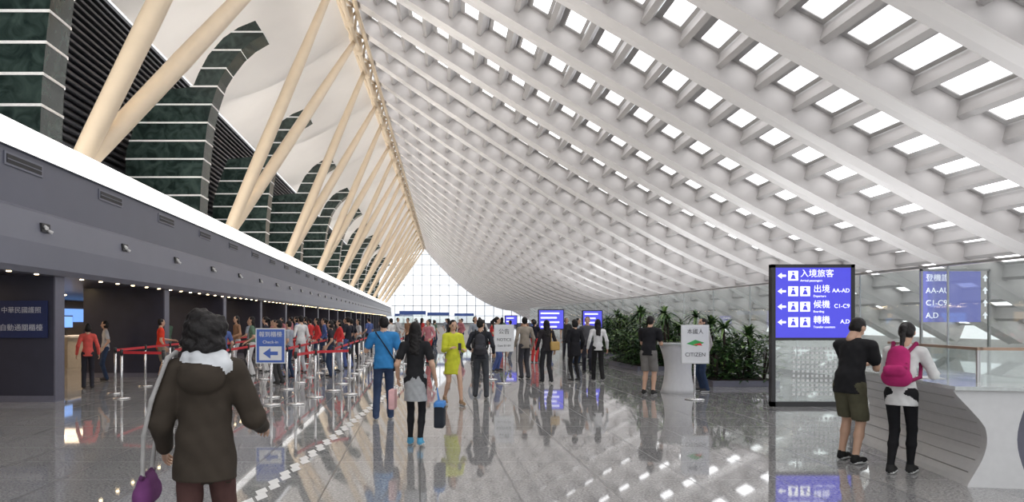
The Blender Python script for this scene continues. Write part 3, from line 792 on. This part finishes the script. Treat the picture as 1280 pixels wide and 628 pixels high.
for (x, y) in ((-1.4,48),(.6,58),(3.2,66),(-2.5,70)):
    b = MB(); b.box((x,y,0),(x+1.8,y+1.2,1.1), WHITE); b.box((x-.1,y-.1,1.1),(x+1.9,y+1.3,1.17), STEEL); b.box((x,y+.9,1.17),(x+1.8,y+1,1.95), GLASSF)
    b.box((x,y+.85,1.95),(x+1.8,y+1.05,2.2), BLUEP); b.build('service_booth')

# ------------------------------------------------------------ reception counter
STONE = mat('counter_top_stone', (.55,.58,.57), .08, var=.1, scale=30)
CW = mat('counter_white', (.66,.66,.66), .4, var=.03)
def cprof(t): return .10+.17*math.sin(math.pi*min(1, t*1.02))**1.2-(.12*max(0, t-.62)/.38)
e = empty('reception_counter', (5.13,6.9,0), -math.radians(11)); L = 2.7; Ht = .93
prof = [(cprof(i/18), Ht*i/18) for i in range(19)]
right = [(.62-.10*math.sin(math.pi*t/12)**1.5, Ht*(1-t/12)) for t in range(13)]
b = MB(); b.prism(prof+right, 0, .10, CW); b.prism([(x+.02,z) for x,z in prof]+[(.5,Ht),(.5,0)], .10, L, CW)
for zz in (.12,.24,.36,.48,.60,.72,.84):
    x = cprof(zz/Ht)+.02
    b.box((x-.006,.11,zz-.006),(x+.01,L-.01,zz+.006), STEEL)
b.build('body', e)
b = MB(); b.box((-.03,-.06,Ht),(1.1,L+.05,Ht+.035), STONE); b.build('top', e)
b = MB(); BR = mat('brass_rail',(.36,.25,.18),.35,metal=.5)
b.box((.45,.5,.965),(.462,2.5,1.30), GLASS); b.box((.43,.48,1.29),(.48,2.52,1.32), BR)
b.box((.44,.5,.965),(.47,.53,1.3), STEEL); b.box((.44,2.47,.965),(.47,2.5,1.3), STEEL)
b.box((.462,.5,.965),(1.05,.512,1.30), GLASS); b.box((.45,.48,1.29),(1.06,.52,1.32), BR)
b.build('glass_guard', e)
b = MB(); b.box((.66,.4,0),(1.05,2.6,.75), DARKW2); b.build('inner_cabinet', e)
b = MB(); b.box((.12,.9,.966),(.34,1.2,.972), WP); b.box((.1,1.5,.966),(.3,1.78,.972), WP); b.box((.36,1.75,.966),(.42,1.95,.99), BLUEP); b.build('leaflets', e)
b = MB(); pts=[]; rr=[]
for i in range(13):
    t=i/12; pts.append((0,0,1.05*t)); rr.append(.36+.12*(2*t-1)**2+(.0 if t<.5 else .06*(t-.5)))
b.tube(pts, rr, CW, 32); b.tube([(0,0,1.05),(0,0,1.1)], .56, STONE, 32)
b.build('round_help_desk', loc=(5.68,15.85,0)).scale=(.8,.6,1)

# ------------------------------------------------------------ planters
LEAF = [mat('leaf_dark', (.018,.05,.018), .5, var=.3), mat('leaf_mid', (.05,.12,.03), .5, var=.3), mat('leaf_light', (.14,.24,.06), .5, var=.3)]
SOIL = mat('soil', (.03,.02,.015), .9)
def leafq(b, p, d, L, w, m, droop=.3):
    p = Vector(p); d = Vector(d).normalized(); s = d.cross(Vector((0,0,1)))
    if s.length < .05: s = Vector((1,0,0))
    s = s.normalized()*w; m1 = p+d*L*.5; tip = p+d*L-Vector((0,0,droop*L))
    b.quad([p-s*.15, m1-s, m1+Vector((0,0,-w*.4)), p], m); b.quad([p, m1+Vector((0,0,-w*.4)), m1+s, p+s*.15], m)
    b.quad([m1-s, tip, m1+Vector((0,0,-w*.4))], m); b.quad([m1+Vector((0,0,-w*.4)), tip, m1+s], m)
R = random.Random(7)
def shrub(b, x, y, z, r, h, n):
    pick = R.choice(((0,0,1,1,2),(0,1,1,2,2),(0,0,0,1,1)))
    for i in range(n):
        a = R.uniform(0, 6.283); t = R.random()**.5; zz = R.random()
        rr = r*t*math.sqrt(max(.1, 1-(zz-.35)**2*1.3))
        p = (x+rr*math.cos(a), y+rr*math.sin(a), z+h*zz)
        d = (math.cos(a)+R.uniform(-.6,.6), math.sin(a)+R.uniform(-.6,.6), R.uniform(-.1,1.1))
        leafq(b, p, d, R.uniform(.14,.30), R.uniform(.03,.06), LEAF[R.choice(pick)])
    for i in range(6):
        a = R.uniform(0,6.28); b.tube([(x,y,z-.1),(x+.5*r*math.cos(a),y+.5*r*math.sin(a),z+h*.7)], .012, SOIL, 5)
def palm(b, x, y, z, h, n, L):
    b.tube([(x,y,z-.1),(x+.03,y,z+h*.5),(x,y+.02,z+h)], [.05,.035,.03], SOIL, 7)
    for i in range(n):
        a = i*2.4; el = R.uniform(-.1,1.3)
        d = Vector((math.cos(a)*math.cos(el), math.sin(a)*math.cos(el), math.sin(el)))
        p = Vector((x,y,z+h)); pr = p; s = d.cross(Vector((0,0,1))).normalized()
        for k in range(5):
            t = (k+1)/5; q = p+d*L*t+Vector((0,0,-.55*L*t*t)); w0 = .05*(1-k/5)+.008; w1 = .05*(1-t)+.006
            b.quad([pr-s*w0, q-s*w1, q+s*w1, pr+s*w0], LEAF[1+(i % 2)] if i % 3 else LEAF[0]); pr = q
def planter(x0, x1, y0, y1, hs_, np_, dens=.65):
    e = empty('planter_with_shrubs', ((x0+x1)/2,(y0+y1)/2,0))
    b = MB(); w, d = (x1-x0)/2, (y1-y0)/2
    b.box((-w,-d,0),(w,d,.14), DARKW2); b.box((-w+.06,-d+.06,.14),(w-.06,d-.06,.16), SOIL); b.build('planter_box', e)
    b = MB()
    nx = max(2, int(w*2/.5)); nyy = max(2, int(d*2/.6))
    for i in range(nx):
        for j in range(nyy):
            shrub(b, -w+.25+(2*w-.5)*i/(nx-1), -d+.3+(2*d-.6)*j/(nyy-1), .14, .4, hs_*R.uniform(dens,1.08), 200)
    for i in range(np_): palm(b, R.uniform(-w+.3,w-.3), R.uniform(-d+.3,d-.3), .2, R.uniform(hs_*.85,hs_*1.25), 34, .65)
    b.build('shrubs', e)
planter(7.0,8.6,17.2,19.2,1.05,3,.7)
planter(6.8,9.8,22.5,26.0,1.3,10,.55)
planter(8.2,10.4,32,36,1.4,8,.5)

# ------------------------------------------------------------ right glass screen
b = MB(); GX = 11.0
y = 12.0
while y < 70:
    b.box((GX-.006,y+.02,.12),(GX+.006,y+2.98,2.7), GLASSF)
    b.box((GX-.015,y-.015,0),(GX+.015,y+.015,2.72), MUL)
    y += 3
b.box((GX-.03,12,2.72),(GX+.03,72,2.77), STEEL); b.box((GX-.04,12,0),(GX+.04,72,.12), STEEL)
b.build('glass_partition_wall')
for i in range(6):
    l = bpy.data.lights.new('lower_roof_fill_light','AREA'); l.energy = 330; l.color = (.97,.98,1); l.shape='RECTANGLE'; l.size=.6; l.size_y=7  # added fill lamp brightening the low roof behind the glass, no visible fixture
    o = bpy.data.objects.new('lower_roof_fill_light', l); scene.collection.objects.link(o); o.location=(15.5, 16+i*12, .4)
    o.rotation_euler = (0, math.radians(180+35), 0)

w = bpy.data.worlds.new('World'); scene.world = w; w.use_nodes = True
bg = w.node_tree.nodes['Background']; bg.inputs[0].default_value = (.95,.97,1,1); bg.inputs[1].default_value = 1.5
cam = bpy.data.cameras.new('Camera'); co = bpy.data.objects.new('Camera', cam); scene.collection.objects.link(co)
co.location = (0,0,1.6); co.rotation_euler = (math.pi/2,0,0)
cam.sensor_width = 36; cam.lens = 36*900/1280; cam.shift_x = 115/1280; cam.shift_y = 86/1280; cam.clip_end = 500
scene.camera = co
print('verts', sum(len(m.vertices) for m in bpy.data.meshes))
